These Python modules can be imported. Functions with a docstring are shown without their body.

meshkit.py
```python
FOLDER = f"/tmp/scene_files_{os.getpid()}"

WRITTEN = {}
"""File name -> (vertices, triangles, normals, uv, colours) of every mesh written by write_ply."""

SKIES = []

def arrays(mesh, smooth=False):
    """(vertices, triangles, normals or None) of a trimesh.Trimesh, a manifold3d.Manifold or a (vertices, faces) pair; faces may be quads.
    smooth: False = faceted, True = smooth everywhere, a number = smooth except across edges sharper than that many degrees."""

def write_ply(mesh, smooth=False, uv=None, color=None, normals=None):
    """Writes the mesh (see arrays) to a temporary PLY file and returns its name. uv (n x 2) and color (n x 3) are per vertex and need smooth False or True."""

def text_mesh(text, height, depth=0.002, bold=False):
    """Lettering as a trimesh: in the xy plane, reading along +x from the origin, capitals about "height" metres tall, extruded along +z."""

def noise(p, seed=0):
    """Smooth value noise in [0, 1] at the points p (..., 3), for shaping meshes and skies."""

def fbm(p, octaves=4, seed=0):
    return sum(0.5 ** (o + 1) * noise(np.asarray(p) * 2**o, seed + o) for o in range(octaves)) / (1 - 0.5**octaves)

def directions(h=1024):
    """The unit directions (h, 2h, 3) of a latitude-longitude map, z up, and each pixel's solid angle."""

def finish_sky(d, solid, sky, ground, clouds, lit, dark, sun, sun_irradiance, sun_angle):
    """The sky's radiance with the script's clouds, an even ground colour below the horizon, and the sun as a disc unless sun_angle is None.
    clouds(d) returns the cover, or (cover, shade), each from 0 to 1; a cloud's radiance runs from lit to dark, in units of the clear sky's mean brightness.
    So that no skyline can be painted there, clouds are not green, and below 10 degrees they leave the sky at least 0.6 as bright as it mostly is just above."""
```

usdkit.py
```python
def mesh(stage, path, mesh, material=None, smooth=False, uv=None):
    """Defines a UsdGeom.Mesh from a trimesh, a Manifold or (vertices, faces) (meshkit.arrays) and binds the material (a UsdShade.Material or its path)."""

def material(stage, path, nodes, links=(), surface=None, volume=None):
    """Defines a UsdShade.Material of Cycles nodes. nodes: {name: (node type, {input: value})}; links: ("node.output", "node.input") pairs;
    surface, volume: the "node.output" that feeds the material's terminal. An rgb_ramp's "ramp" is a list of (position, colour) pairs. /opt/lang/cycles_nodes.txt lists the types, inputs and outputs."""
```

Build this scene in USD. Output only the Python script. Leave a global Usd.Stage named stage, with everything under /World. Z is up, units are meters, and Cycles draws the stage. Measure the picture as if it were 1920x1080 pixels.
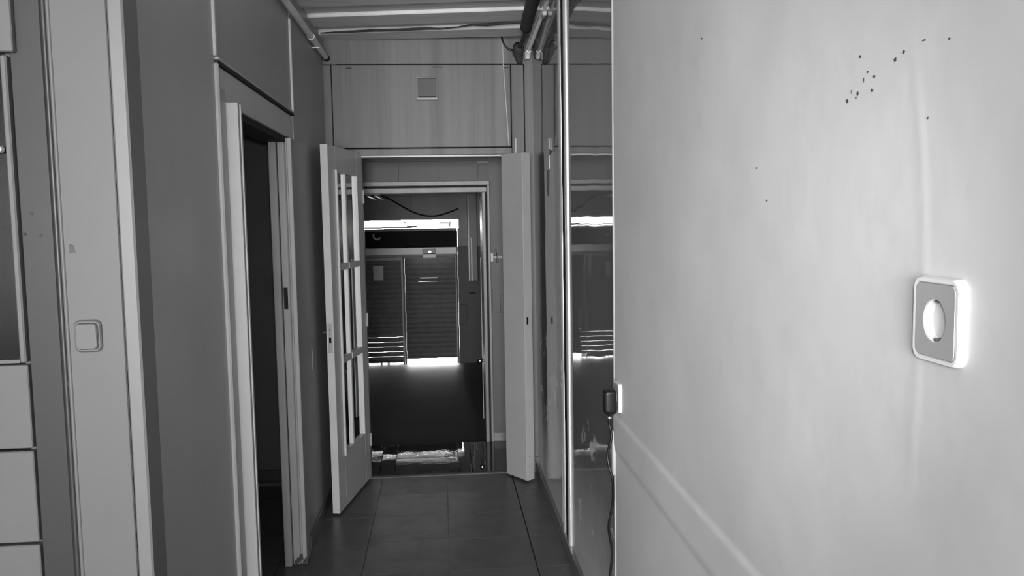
import math, random
import numpy as np, trimesh, usdkit, meshkit
import manifold3d as m3
from shapely.geometry import Polygon, box as sbox
from pxr import Usd, UsdGeom, UsdLux, UsdShade, Gf, Sdf

stage = Usd.Stage.CreateInMemory()
UsdGeom.SetStageUpAxis(stage, UsdGeom.Tokens.z)
UsdGeom.SetStageMetersPerUnit(stage, 1.0)
W = UsdGeom.Xform.Define(stage, '/World')
UsdGeom.Scope.Define(stage, '/World/Looks')
rng = random.Random(7)

# ------------------------------------------------------------------ camera, lights, sky
EXPOSURE = 0.25
F = 1550.0                        # focal length in pixels of the 1920 px wide picture
CAM = (0.0, 0.0, 1.61)
fw = np.array([827 - 960, 410 - 540, F]); fw /= np.linalg.norm(fw)
dn = np.array([305.0, -(fw[0] * 305 + fw[2] * F) / fw[1], F]); dn /= np.linalg.norm(dn)
rt = np.cross(dn, fw)
R = np.stack([rt, fw, -dn], 1)    # columns: world x, y, z seen in (right, down, forward)
cam = UsdGeom.Camera.Define(stage, '/World/camera')
mx = np.eye(4); mx[0, :3] = R[0]; mx[1, :3] = -R[1]; mx[2, :3] = -R[2]; mx[3, :3] = CAM
cam.AddTransformOp().Set(Gf.Matrix4d(*mx.ravel().tolist()))
cam.CreateHorizontalApertureAttr(36.0); cam.CreateVerticalApertureAttr(20.25)
cam.CreateFocalLengthAttr(36.0 * F / 1920.0)
cam.CreateClippingRangeAttr(Gf.Vec2f(0.02, 2000))
cam.CreateExposureAttr(EXPOSURE)

dome = UsdLux.DomeLight.Define(stage, '/World/sky')       # bright overcast noon outside the shutters
dome.CreateIntensityAttr(8.0); dome.CreateColorAttr(Gf.Vec3f(1, 1, 1))

ir = UsdLux.SphereLight.Define(stage, '/World/camera_lamp')   # the night-vision lamp of the camera itself
ir.CreateRadiusAttr(0.03); ir.CreateIntensityAttr(2300.0); ir.CreateColorAttr(Gf.Vec3f(1, 1, 1))
sh = UsdLux.ShapingAPI.Apply(ir.GetPrim()); sh.CreateShapingConeAngleAttr(31.0); sh.CreateShapingConeSoftnessAttr(1.0)
lm = np.eye(4); lm[0, :3] = R[0]; lm[1, :3] = -R[1]; lm[2, :3] = -R[2]; lm[3, :3] = (0.02, -0.05, 1.67)
ir.AddTransformOp().Set(Gf.Matrix4d(*lm.ravel().tolist()))

win = UsdLux.RectLight.Define(stage, '/World/room_daylight')  # the window in the back of the room behind the camera
win.CreateWidthAttr(2.0); win.CreateHeightAttr(1.7); win.CreateIntensityAttr(43.0); win.CreateColorAttr(Gf.Vec3f(1, 1, 1))
win.AddTranslateOp().Set((-0.75, -4.15, 1.6)); win.AddRotateXOp().Set(90.0)

# ------------------------------------------------------------------ materials
def mat(name, g, rough=0.5, spec=0.5, var=0.08, scale=5.0, stretch=(1, 1, 1), bump=0.0, bscale=80.0, metal=0.0, coat=0.0, vrough=0.0):
    n = {'geo': ('geometry', {}), 'map': ('mapping', {'scale': stretch}),
         'n': ('noise_texture', {'scale': scale, 'detail': 5.0, 'roughness': 0.6}),
         'r': ('rgb_ramp', {'ramp': [(0.25, (g * (1 - var),) * 3), (0.75, (g * (1 + var),) * 3)]}),
         'p': ('principled_bsdf', {'roughness': rough, 'specular_ior_level': spec, 'metallic': metal, 'coat_weight': coat})}
    l = [('geo.position', 'map.vector'), ('map.vector', 'n.vector'), ('n.fac', 'r.fac'), ('r.color', 'p.base_color')]
    if vrough:
        n['mr'] = ('map_range', {'from_min': 0.3, 'from_max': 0.7, 'to_min': rough, 'to_max': rough + vrough})
        l += [('n.fac', 'mr.value'), ('mr.result', 'p.roughness')]
    if bump:
        n['bn'] = ('noise_texture', {'scale': bscale, 'detail': 3.0})
        n['b'] = ('bump', {'strength': 1.0, 'distance': bump})
        l += [('geo.position', 'bn.vector'), ('bn.fac', 'b.height'), ('b.normal', 'p.normal')]
    return usdkit.material(stage, '/World/Looks/' + name, n, l, surface='p.BSDF')

M = {}
M['near_wall'] = mat('near_wall', 0.50, 0.6, 0.3, 0.10, 2.6, bump=0.0003, bscale=40)
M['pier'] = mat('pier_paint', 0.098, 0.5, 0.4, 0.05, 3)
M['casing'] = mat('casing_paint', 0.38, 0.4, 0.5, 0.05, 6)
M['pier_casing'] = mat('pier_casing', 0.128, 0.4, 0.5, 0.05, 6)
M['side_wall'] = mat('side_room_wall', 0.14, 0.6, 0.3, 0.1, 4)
M['flap'] = mat('vent_flap', 0.07, 0.5, 0.4, 0.2, 12)
M['clip'] = mat('dull_clip', 0.10, 0.4, 0.5, 0.2, 60)
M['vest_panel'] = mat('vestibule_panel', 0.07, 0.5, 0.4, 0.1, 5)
M['shop_panel'] = mat('shop_side_panel', 0.05, 0.5, 0.3, 0.1, 5)
M['hatch'] = mat('hatch_dark', 0.045, 0.5, 0.3, 0.1, 5)
M['filler'] = mat('filler_board', 0.028, 0.4, 0.4, 0.06, 4)
M['panel_grey'] = mat('panel_grey', 0.36, 0.33, 0.5, 0.08, 2, vrough=0.1)
M['panel_head'] = mat('panel_head', 0.52, 0.4, 0.5, 0.06, 3)
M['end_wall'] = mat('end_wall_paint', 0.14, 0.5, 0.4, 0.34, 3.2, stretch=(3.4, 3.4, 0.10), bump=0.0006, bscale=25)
M['ceiling'] = mat('ceiling_board', 0.76, 0.6, 0.3, 0.16, 6, stretch=(0.6, 3, 1))
M['tile'] = mat('floor_tile_glaze', 0.095, 0.26, 0.35, 0.10, 5, vrough=0.08)
M['tile2'] = mat('floor_tile_glaze_dark', 0.088, 0.27, 0.35, 0.12, 7, vrough=0.08)
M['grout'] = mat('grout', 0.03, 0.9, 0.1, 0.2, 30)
M['skirting'] = mat('skirting_tile', 0.12, 0.25, 0.5, 0.1, 10)
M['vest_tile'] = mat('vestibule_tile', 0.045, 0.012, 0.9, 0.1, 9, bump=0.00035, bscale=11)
M['white_wood'] = mat('white_wood', 0.56, 0.4, 0.5, 0.05, 9)
M['door_face'] = mat('door_face', 0.53, 0.35, 0.5, 0.06, 3)
M['leaf_face'] = mat('leaf_face', 0.38, 0.45, 0.5, 0.07, 4)
M['jamb'] = mat('jamb_grey', 0.36, 0.45, 0.4, 0.12, 8, stretch=(1, 1, 0.3))
M['frame_b'] = mat('inner_frame', 0.2, 0.42, 0.5, 0.22, 9, stretch=(1, 1, 0.2))
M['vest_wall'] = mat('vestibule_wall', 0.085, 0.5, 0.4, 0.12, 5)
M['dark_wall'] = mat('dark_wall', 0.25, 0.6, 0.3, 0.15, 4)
M['dark_floor'] = mat('shop_floor', 0.045, 0.55, 0.16, 0.2, 3)
M['black'] = mat('black_plastic', 0.006, 0.3, 0.3, 0.1, 10)
M['black_matte'] = mat('black_matte', 0.012, 0.8, 0.2, 0.2, 10)
M['white_plastic'] = mat('white_plastic', 0.62, 0.28, 0.5, 0.02, 10)
M['socket_face'] = mat('socket_face', 0.3, 0.3, 0.5, 0.03, 10)
M['steel'] = mat('bright_steel', 0.65, 0.25, 0.5, 0.1, 30, metal=1.0)
M['alu'] = mat('aluminium_strip', 0.62, 0.35, 0.5, 0.08, 20, metal=0.6)
M['pipe_grey'] = mat('pipe_grey', 0.88, 0.45, 0.4, 0.15, 12)
M['pipe_dark'] = mat('pipe_insulation', 0.05, 0.7, 0.3, 0.3, 14, bump=0.002, bscale=30)
M['pipe_light'] = mat('conduit_pale', 0.6, 0.45, 0.4, 0.15, 14)
M['slat'] = mat('shutter_slat', 0.16, 0.6, 0.2, 0.15, 14)
M['slat_dark'] = mat('shutter_slat_dark', 0.24, 0.6, 0.2, 0.2, 14)
M['beam'] = mat('header_beam', 0.8, 0.45, 0.4, 0.06, 8)
M['paper'] = mat('paper', 0.62, 0.8, 0.1, 0.05, 20)
M['cab_panel'] = mat('cabinet_panel', 0.098, 0.4, 0.5, 0.05, 4)
M['cab_frame'] = mat('cabinet_frame', 0.11, 0.3, 0.5, 0.05, 8)
M['pavement'] = mat('pavement', 0.55, 0.9, 0.1, 0.1, 2)
M['stain'] = mat('stain_grey', 0.08, 0.7, 0.2, 0.2, 60)
M['chip'] = mat('bare_plaster_dark', 0.05, 0.9, 0.1, 0.4, 200)
M['tube'] = mat('lamp_tube', 0.8, 0.3, 0.5, 0.02, 10)

def glass(name, tint, rough=0.02, ior=1.5):
    return usdkit.material(stage, '/World/Looks/' + name,
        {'t': ('transparent_bsdf', {'color': (tint,) * 3}), 'g': ('glossy_bsdf', {'color': (0.9, 0.9, 0.9), 'roughness': rough}), 'f': ('fresnel', {'IOR': ior}), 'm': ('mix_closure', {})},
        [('f.fac', 'm.fac'), ('t.BSDF', 'm.closure1'), ('g.BSDF', 'm.closure2')], surface='m.closure')
M['led'] = usdkit.material(stage, '/World/Looks/sensor_led', {'e': ('emission', {'color': (1, 1, 1), 'strength': 1.5})}, surface='e.emission')
M['pane'] = glass('clear_pane', 0.9)
M['pane_leaf'] = glass('dim_leaf_pane', 0.42)
M['shop_pane'] = glass('matt_shop_pane', 0.9, 0.12, 1.12)
M['pane_dark'] = glass('smoked_pane', 0.35, 0.05)
# the glossy right-hand wall panels: above a ragged edge a shiny film, below it the film is worn off
M['film'] = usdkit.material(stage, '/World/Looks/film_panel', {
    'geo': ('geometry', {}), 'sep': ('separate_xyz', {}),
    'n': ('noise_texture', {'scale': 7.0, 'detail': 6.0, 'roughness': 0.6}),
    'off': ('math', {'math_type': 'multiply_add', 'value2': 0.09, 'value3': -0.05}),
    'zz': ('math', {'math_type': 'add'}),
    'edge': ('map_range', {'from_min': 0.18, 'from_max': 0.60, 'to_min': 0.85, 'to_max': 0.0, 'clamp': True}),
    'map': ('mapping', {'scale': (1, 1.1, 1.6)}),
    'n2': ('noise_texture', {'scale': 4.5, 'detail': 6.0, 'roughness': 0.65}),
    'patch': ('map_range', {'from_min': 0.57, 'from_max': 0.62, 'to_min': 0.0, 'to_max': 0.8, 'clamp': True}),
    'low': ('map_range', {'from_min': 0.75, 'from_max': 1.12, 'to_min': 1.0, 'to_max': 0.0, 'clamp': True}),
    'pl': ('math', {'math_type': 'multiply'}),
    'w': ('math', {'math_type': 'maximum'}),
    'col': ('rgb_ramp', {'ramp': [(0.0, (0.21,) * 3), (1.0, (0.74,) * 3)]}),
    'ro': ('map_range', {'from_min': 0.0, 'from_max': 1.0, 'to_min': 0.03, 'to_max': 0.16}),
    'wn': ('noise_texture', {'scale': 2.6, 'detail': 1.0}),
    'b': ('bump', {'strength': 1.0, 'distance': 0.0025}),
    'p': ('principled_bsdf', {'specular_ior_level': 0.5})},
    [('geo.position', 'sep.vector'), ('geo.position', 'n.vector'), ('n.fac', 'off.value1'), ('off.value', 'zz.value1'), ('sep.z', 'zz.value2'), ('zz.value', 'edge.value'),
     ('geo.position', 'map.vector'), ('map.vector', 'n2.vector'), ('n2.fac', 'patch.value'), ('sep.z', 'low.value'), ('patch.result', 'pl.value1'), ('low.result', 'pl.value2'),
     ('edge.result', 'w.value1'), ('pl.value', 'w.value2'), ('w.value', 'col.fac'), ('w.value', 'ro.value'), ('col.color', 'p.base_color'), ('ro.result', 'p.roughness'),
     ('geo.position', 'wn.vector'), ('wn.fac', 'b.height'), ('b.normal', 'p.normal')], surface='p.BSDF')

# ------------------------------------------------------------------ helpers
taken = {}
def numbered(parent, name):
    k = taken.get((parent, name), 0); taken[(parent, name)] = k + 1
    return f'{parent}/{name}' + (f'_{k:03d}' if k else '')
def thing(name, label, cat, loc=(0, 0, 0), group=None, kind=None):
    path = numbered('/World', name)
    x = UsdGeom.Xform.Define(stage, path); x.AddTranslateOp().Set(tuple(map(float, loc)))
    p = x.GetPrim()
    if label: p.SetCustomDataByKey('label', label)
    if cat: p.SetCustomDataByKey('category', cat)
    if group: p.SetCustomDataByKey('group', group)
    if kind: p.SetCustomDataByKey('kind', kind)
    LOC[path] = np.array(loc, float)
    return p
LOC = {}
def base_of(path):
    path = str(path)
    for k in LOC:
        if path == k or path.startswith(k + '/'): return LOC[k]
    return np.zeros(3)
def tm(mesh):
    if hasattr(mesh, 'to_mesh'):
        q = mesh.to_mesh(); return trimesh.Trimesh(q.vert_properties[:, :3], q.tri_verts, process=False)
    return mesh
def part(parent, name, mesh, material, smooth=False, label=None, kind=None):
    pp = str(parent.GetPath()); path = numbered(pp, name)
    v = tm(mesh).copy(); v.apply_translation(-base_of(pp))
    o = usdkit.mesh(stage, path, v, M[material], smooth=smooth).GetPrim()
    if label: o.SetCustomDataByKey('label', label)
    if kind: o.SetCustomDataByKey('kind', kind)
    return o
def solo(name, label, cat, mesh, material, smooth=False, group=None, kind=None):
    path = numbered('/World', name)
    o = usdkit.mesh(stage, path, tm(mesh), M[material], smooth=smooth).GetPrim()
    for k, v in (('label', label), ('category', cat), ('group', group), ('kind', kind)):
        if v: o.SetCustomDataByKey(k, v)
    LOC[path] = np.zeros(3)
    return o
def struct(name, mesh, material, label, cat='structure', smooth=False):
    return solo(name, label, cat, mesh, material, smooth, kind='structure')
def join(*ms):
    return trimesh.util.concatenate([tm(m) for m in ms])
def bx(x0, x1, y0, y1, z0, z1, b=0.0):
    lo, hi = np.array([min(x0, x1), min(y0, y1), min(z0, z1)]), np.array([max(x0, x1), max(y0, y1), max(z0, z1)])
    if b <= 0:
        return trimesh.creation.box(bounds=[lo, hi])
    b = min(b, (hi - lo).min() * 0.45)
    P = []
    for c in np.ndindex(2, 2, 2):
        s = np.where(np.array(c) == 0, 1, -1); q = np.where(np.array(c) == 0, lo, hi)
        for a in range(3):
            d = s * b; d[a] = 0; P.append(q + d)
    return trimesh.convex.convex_hull(np.array(P))
def tube(pts, r, n=12, cap=True):
    pts = np.array(pts, float); k = len(pts); rr = np.broadcast_to(np.asarray(r, float), (k,))
    t = np.gradient(pts, axis=0); t /= np.linalg.norm(t, axis=1, keepdims=True)
    u = np.cross(t[0], [0.31, 0.53, 0.79]); u /= np.linalg.norm(u)
    V, Fc = [], []
    for i in range(k):
        u = u - t[i] * (u @ t[i]); u /= np.linalg.norm(u); w = np.cross(t[i], u)
        a = np.arange(n) / n * 2 * math.pi
        V.append(pts[i] + rr[i] * (np.cos(a)[:, None] * u + np.sin(a)[:, None] * w))
    for i in range(k - 1):
        for j in range(n):
            a, b, c, d = i * n + j, i * n + (j + 1) % n, (i + 1) * n + (j + 1) % n, (i + 1) * n + j
            Fc += [[a, b, c], [a, c, d]]
    V = np.vstack(V)
    if cap:
        V = np.vstack([V, pts[0], pts[-1]])
        for j in range(n):
            Fc += [[k * n, (j + 1) % n, j], [k * n + 1, (k - 1) * n + j, (k - 1) * n + (j + 1) % n]]
    return trimesh.Trimesh(V, Fc, process=False)
def spline(ps, n=40):
    from scipy.interpolate import CubicSpline
    ps = np.array(ps, float); t = np.r_[0, np.cumsum(np.linalg.norm(np.diff(ps, axis=0), axis=1))]
    return CubicSpline(t, ps)(np.linspace(0, t[-1], n))
def rrect(w, h, r, n=6):
    return sbox(-w / 2 + r, -h / 2 + r, w / 2 - r, h / 2 - r).buffer(r, quad_segs=n)
def outline(poly):
    return np.array(poly.exterior.coords)[:-1]
def loft(layers):           # hull of rounded outlines at given depths: [(w, h, r, depth)]
    P = [np.c_[outline(rrect(w, h, r)), np.full(len(outline(rrect(w, h, r))), d)] for w, h, r, d in layers]
    return m3.Manifold.hull_points(np.vstack(P))
def put(mesh, o, u, v, w):
    m = tm(mesh).copy(); T = np.eye(4); T[:3, 0], T[:3, 1], T[:3, 2], T[:3, 3] = u, v, w, o
    m.apply_transform(T); return m
def cyl(r, d0, d1, x=0, y=0, n=32):
    return m3.Manifold.cylinder(d1 - d0, r, r, n).translate((x, y, d0))
def at_wall(y, z, x=0.47):      # local frame of something on the right near wall: u towards the camera, v up, w into the room
    return (x, y, z), (0, -1, 0), (0, 0, 1), (-1, 0, 0)
def at_front(x, z, y):          # on a surface that faces the camera
    return (x, y, z), (1, 0, 0), (0, 0, 1), (0, -1, 0)

# ------------------------------------------------------------------ the shell
ZC = 2.70
# floor: slab, grout and single tiles
floor = struct('floor', bx(-2.4, 0.75, -4.3, 5.10, -0.10, -0.004), 'grout', 'grey glazed tile floor of the corridor with dark joints', 'floor')
ys = [5.098, 4.775, 4.418, 4.060, 3.682, 3.32, 2.95, 2.58, 2.21, 1.84, 1.47, 1.10, 0.73]
xs = [-1.2, -0.8, -0.4, 0.0, 0.405, 0.575]
for i in range(len(ys) - 1):
    for j in range(len(xs) - 1):
        gl = {1: .0015, 2: .0011, 3: .0006, 4: .0032}.get(j, .001)
        gr = {0: .0015, 1: .0011, 2: .0006, 3: .0026}.get(j, .001)
        t = bx(xs[j] + gl, xs[j + 1] - gr, ys[i + 1] + .0012, ys[i] - .0012, -0.006, rng.uniform(-.0006, .0006), .0008)
        t.vertices[:, 2] += (t.vertices[:, 0] - xs[j]) * rng.uniform(-.0012, .0012)
        part(floor, 'floor_tile', t, rng.choice(['tile', 'tile', 'tile2']))
# ceiling: boards across the corridor
ceiling = struct('ceiling', bx(-2.4, 0.75, -4.3, 5.25, ZC + 0.045, ZC + 0.15), 'ceiling', 'ceiling of cross boards with an uneven dark crack', 'ceiling')
edges = [5.24, 5.06, 4.83, 4.66, 4.42, 4.22, 4.0, 3.77, 3.52, 3.3, 3.05, 2.8, 2.55, 2.3, 2.05, 1.8]
drop = [0.0, 0.022, -0.004, 0.024, 0.006, 0.026, 0.0, 0.012, -0.004, 0.014, 0.0, 0.01, 0, 0.012, 0, 0.01]
for i in range(len(edges) - 1):
    g = 0.016 if i == 0 else 0.003
    p = bx(-0.80, 0.62, edges[i + 1] + g / 2, edges[i] - .002, ZC - drop[i], ZC + 0.05, .006)
    p.vertices[:, 1] -= p.vertices[:, 0] * (0.15 + rng.uniform(-.012, .012))
    p.vertices[:, 1] = np.minimum(p.vertices[:, 1], 5.13)
    part(ceiling, 'ceiling_board', p, 'ceiling')
cr = [(-.66, 4.915), (-.5, 4.880), (-.35, 4.845), (-.2, 4.83), (-.06, 4.79), (.02, 4.80), (.12, 4.762), (.2, 4.70), (.28, 4.70), (.36, 4.66), (.47, 4.64)]
part(ceiling, 'crack', tube([(x, y - .02, ZC - .0235) for x, y in cr], [.003, .006, .007, .0075, .007, .005, .004, .006, .008, .007, .004], 8), 'chip', kind='stuff')
part(ceiling, 'ceiling_slab', bx(-2.4, 0.62, -4.3, 1.8, ZC, ZC + .05), 'ceiling')

# the near right wall: a displaced plaster face with a wide dado rail and the ridge of a buried cable
def smooth01(a): a = np.clip(a, 0, 1); return a * a * (3 - 2 * a)
yy = np.r_[np.linspace(-4.3, 0.3, 14)[:-1], np.linspace(0.3, 2.235, 330)]
zz = np.r_[np.linspace(0, 0.6, 12)[:-1], np.linspace(0.6, 2.1, 260), np.linspace(2.1, 2.74, 14)[1:]]
Y, Z = np.meshgrid(yy, zz, indexing='ij')
P3 = np.stack([np.zeros_like(Y), Y, Z], -1)
disp = 0.0035 * (meshkit.fbm(P3 * [1, 1.7, 1.7], 3, 3) - .5) + 0.0010 * (meshkit.fbm(P3 * [1, 9, 9], 3, 5) - .5)
rail = smooth01((Z - 0.948) / .03) * (1 - smooth01((Z - 1.052) / .012))
disp += 0.0045 * rail * smooth01((Y - .4) / .3)
line = np.interp(Z, [1.30, 1.545, 1.60, 1.67, 1.75, 1.80], [.787, .768, .771, .778, .79, .80])
side = Y - line
ridge = np.where(side > 0, np.exp(-(side / .010) ** 2), np.exp(-(side / .004) ** 2))
disp += 0.0005 * ridge * smooth01((1.80 - Z) / .12) * smooth01((Z - 1.25) / .2)
X = 0.47 - disp
V = np.stack([X, Y, Z], -1).reshape(-1, 3)
ny, nz = Y.shape
idx = np.arange(ny * nz).reshape(ny, nz)
q = np.stack([idx[:-1, :-1], idx[:-1, 1:], idx[1:, 1:], idx[1:, :-1]], -1).reshape(-1, 4)
face = trimesh.Trimesh(V, np.vstack([q[:, [0, 1, 2]], q[:, [0, 2, 3]]]), process=False)
wnr = struct('wall_right_near', face, 'near_wall', 'pale plastered wall close on the right with a faint dado rail', 'wall', smooth=True)
part(wnr, 'wall_core', bx(0.476, 0.72, -4.3, 2.236, 0, ZC), 'near_wall')
part(wnr, 'corner_bead', join(tube([(0.474, 2.236, 0.0), (0.474, 2.236, 2.7)], 0.0075, 14), bx(.474, .60, 2.230, 2.2445, 0, ZC)), 'casing', smooth=40)
# chipped paint marks: small bare spots, a fraction of a millimetre deep
def blob(o, u, v, w, ru, rv, seed, h=.0006):
    r2 = random.Random(seed); n = 11
    a = [2 * math.pi * k / n for k in range(n)]; f = [r2.uniform(.55, 1.15) for _ in a]
    poly = Polygon([(ru * f[k] * math.cos(a[k]), rv * f[k] * math.sin(a[k])) for k in range(n)]).buffer(0)
    if poly.geom_type != 'Polygon': poly = poly.convex_hull
    return put(trimesh.creation.extrude_polygon(poly, h, engine='earcut'), o, u, v, w)
def wall_x(y, z):
    i = np.abs(yy - y).argmin(); j = np.abs(zz - z).argmin(); return X[i, j]
chips = [(0.93, 1.737, .004, .0028), (0.91, 1.738, .002, .0012), (0.906, 1.742, .003, .0025), (0.92, 1.746, .001, .0022), (0.875, 1.741, .003, .0021), (0.871, 1.755, .003, .0015), (0.885, 1.762, .002, .0015), (0.893, 1.755, .001, .0027), (0.902, 1.782, .003, .0015), (0.83, 1.765, .003, .0022), (0.814, 1.77, .003, .0017), (0.779, 1.774, .004, .0008), (0.739, 1.767, .002, .001), (1.164, 1.628, .004, .0016), (1.466, 1.921, .005, .0015), (0.77, 1.699, .002, .001), (1.203, 1.677, .003, .0012)]
part(wnr, 'paint_chip', join(*[blob(*at_wall(y, z, wall_x(y, z) - .0001), a * .75, b, 50 + k) for k, (y, z, a, b) in enumerate(chips)]), 'chip', kind='stuff')

# room behind and beside the camera
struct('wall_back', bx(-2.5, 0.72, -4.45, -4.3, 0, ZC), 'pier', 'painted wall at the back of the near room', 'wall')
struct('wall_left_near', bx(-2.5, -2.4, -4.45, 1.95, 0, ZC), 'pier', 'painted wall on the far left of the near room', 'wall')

# left: pier with casing, filler board
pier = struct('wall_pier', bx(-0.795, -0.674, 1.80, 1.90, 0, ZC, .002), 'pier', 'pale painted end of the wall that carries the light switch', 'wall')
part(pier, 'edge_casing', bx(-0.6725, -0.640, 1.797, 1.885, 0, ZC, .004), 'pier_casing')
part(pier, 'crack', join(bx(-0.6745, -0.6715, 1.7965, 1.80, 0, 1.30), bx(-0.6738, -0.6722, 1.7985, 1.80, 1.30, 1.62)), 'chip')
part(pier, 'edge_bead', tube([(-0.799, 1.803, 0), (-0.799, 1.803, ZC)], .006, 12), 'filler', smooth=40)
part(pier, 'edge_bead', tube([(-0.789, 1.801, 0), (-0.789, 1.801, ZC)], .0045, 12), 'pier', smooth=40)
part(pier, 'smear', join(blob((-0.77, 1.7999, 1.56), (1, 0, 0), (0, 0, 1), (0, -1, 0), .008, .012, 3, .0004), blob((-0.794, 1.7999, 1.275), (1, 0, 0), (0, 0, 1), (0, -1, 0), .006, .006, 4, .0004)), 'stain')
filler = solo('filler_board', 'darker grey upright filler board with three screw holes beside the tall cabinet', 'board', bx(-0.8705, -0.806, 1.804, 1.845, 0, ZC, .002), 'filler')
part(filler, 'screw_hole', cyl(.0034, 0, .001, n=14).rotate((90, 0, 0)).translate((-0.848, 1.8040, 1.635)), 'chip')
part(filler, 'screw_hole', cyl(.0034, 0, .001, n=14).rotate((90, 0, 0)).translate((-0.864, 1.8040, 1.592)), 'chip')
part(filler, 'screw_hole', cyl(.0034, 0, .001, n=14).rotate((90, 0, 0)).translate((-0.832, 1.8040, 1.589)), 'chip')
struct('wall_left_back', bx(-2.5, -0.806, 1.90, 2.02, 0, ZC), 'dark_wall', 'wall behind the tall cabinet', 'wall')

# tall cabinet at the far left
cab = thing('tall_cabinet', 'tall pale cabinet at the far left edge with a dark glass door above three drawers', 'cabinet', (-1.13, 1.85, 0))
part(cab, 'carcass', join(bx(-1.38, -1.365, 1.82, 1.895, 0, 2.4), bx(-.887, -.872, 1.82, 1.895, 0, 2.4), bx(-1.365, -.887, 1.885, 1.895, 0, 2.4), bx(-1.365, -.887, 1.82, 1.885, 2.385, 2.4)), 'cab_panel')
part(cab, 'fascia', bx(-1.38, -.856, 1.788, 1.8035, 1.962, 2.398, .002), 'cab_panel')
dr = part(cab, 'door', join(bx(-.887, -.874, 1.795, 1.818, 1.323, 1.957, .003), bx(-1.38, -1.365, 1.795, 1.818, 1.323, 1.957, .003), bx(-1.366, -.886, 1.796, 1.818, 1.323, 1.330), bx(-1.366, -.886, 1.796, 1.818, 1.950, 1.957)), 'cab_frame')
part(dr, 'glass_pane', bx(-1.366, -.8865, 1.806, 1.811, 1.330, 1.950), 'pane_dark', label='dark glass pane')
part(dr, 'handle', bx(-1.20, -.890, 1.782, 1.804, 1.760, 1.773, .004), 'white_plastic', label='pale bar handle')
part(cab, 'shelf', bx(-1.365, -.8875, 1.825, 1.885, 1.845, 1.855), 'filler')
part(cab, 'shelf', bx(-1.365, -.8875, 1.825, 1.885, 1.60, 1.61), 'filler')
for z0, z1 in ((1.137, 1.318), (.932, 1.133), (.72, .928)):
    part(cab, 'drawer', bx(-1.38, -.874, 1.800, 1.819, z0 + .002, z1, .002), 'cab_panel')
part(cab, 'plinth', bx(-1.38, -.874, 1.81, 1.819, 0, .716), 'cab_panel')

# light switch on the pier
def light_switch(x, z, y):
    t = thing('light_switch', 'white square rocker light switch with rounded corners on the pale pier', 'light switch', (x, y, z))
    fr = at_front(x, z, y)
    part(t, 'surround', put(loft([(.055, .068, .012, 0), (.055, .068, .012, .004), (.050, .063, .011, .008)]), *fr), 'pier', smooth=30)
    part(t, 'shadow_gap', put(loft([(.0455, .0565, .008, .0079), (.0455, .0565, .008, .0083)]), *fr), 'chip')
    rk = loft([(.0425, .0535, .007, .008), (.0425, .0535, .007, .011), (.040, .051, .006, .0125)])
    rk = tm(rk); rk.vertices[:, 2] += np.where(rk.vertices[:, 2] > .009, -rk.vertices[:, 0] * .03, 0)
    part(t, 'rocker', put(rk, *fr).apply_translation((-.0012, 0, 0)), 'pier', smooth=30)
light_switch(-0.746, 1.376, 1.80)

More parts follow.
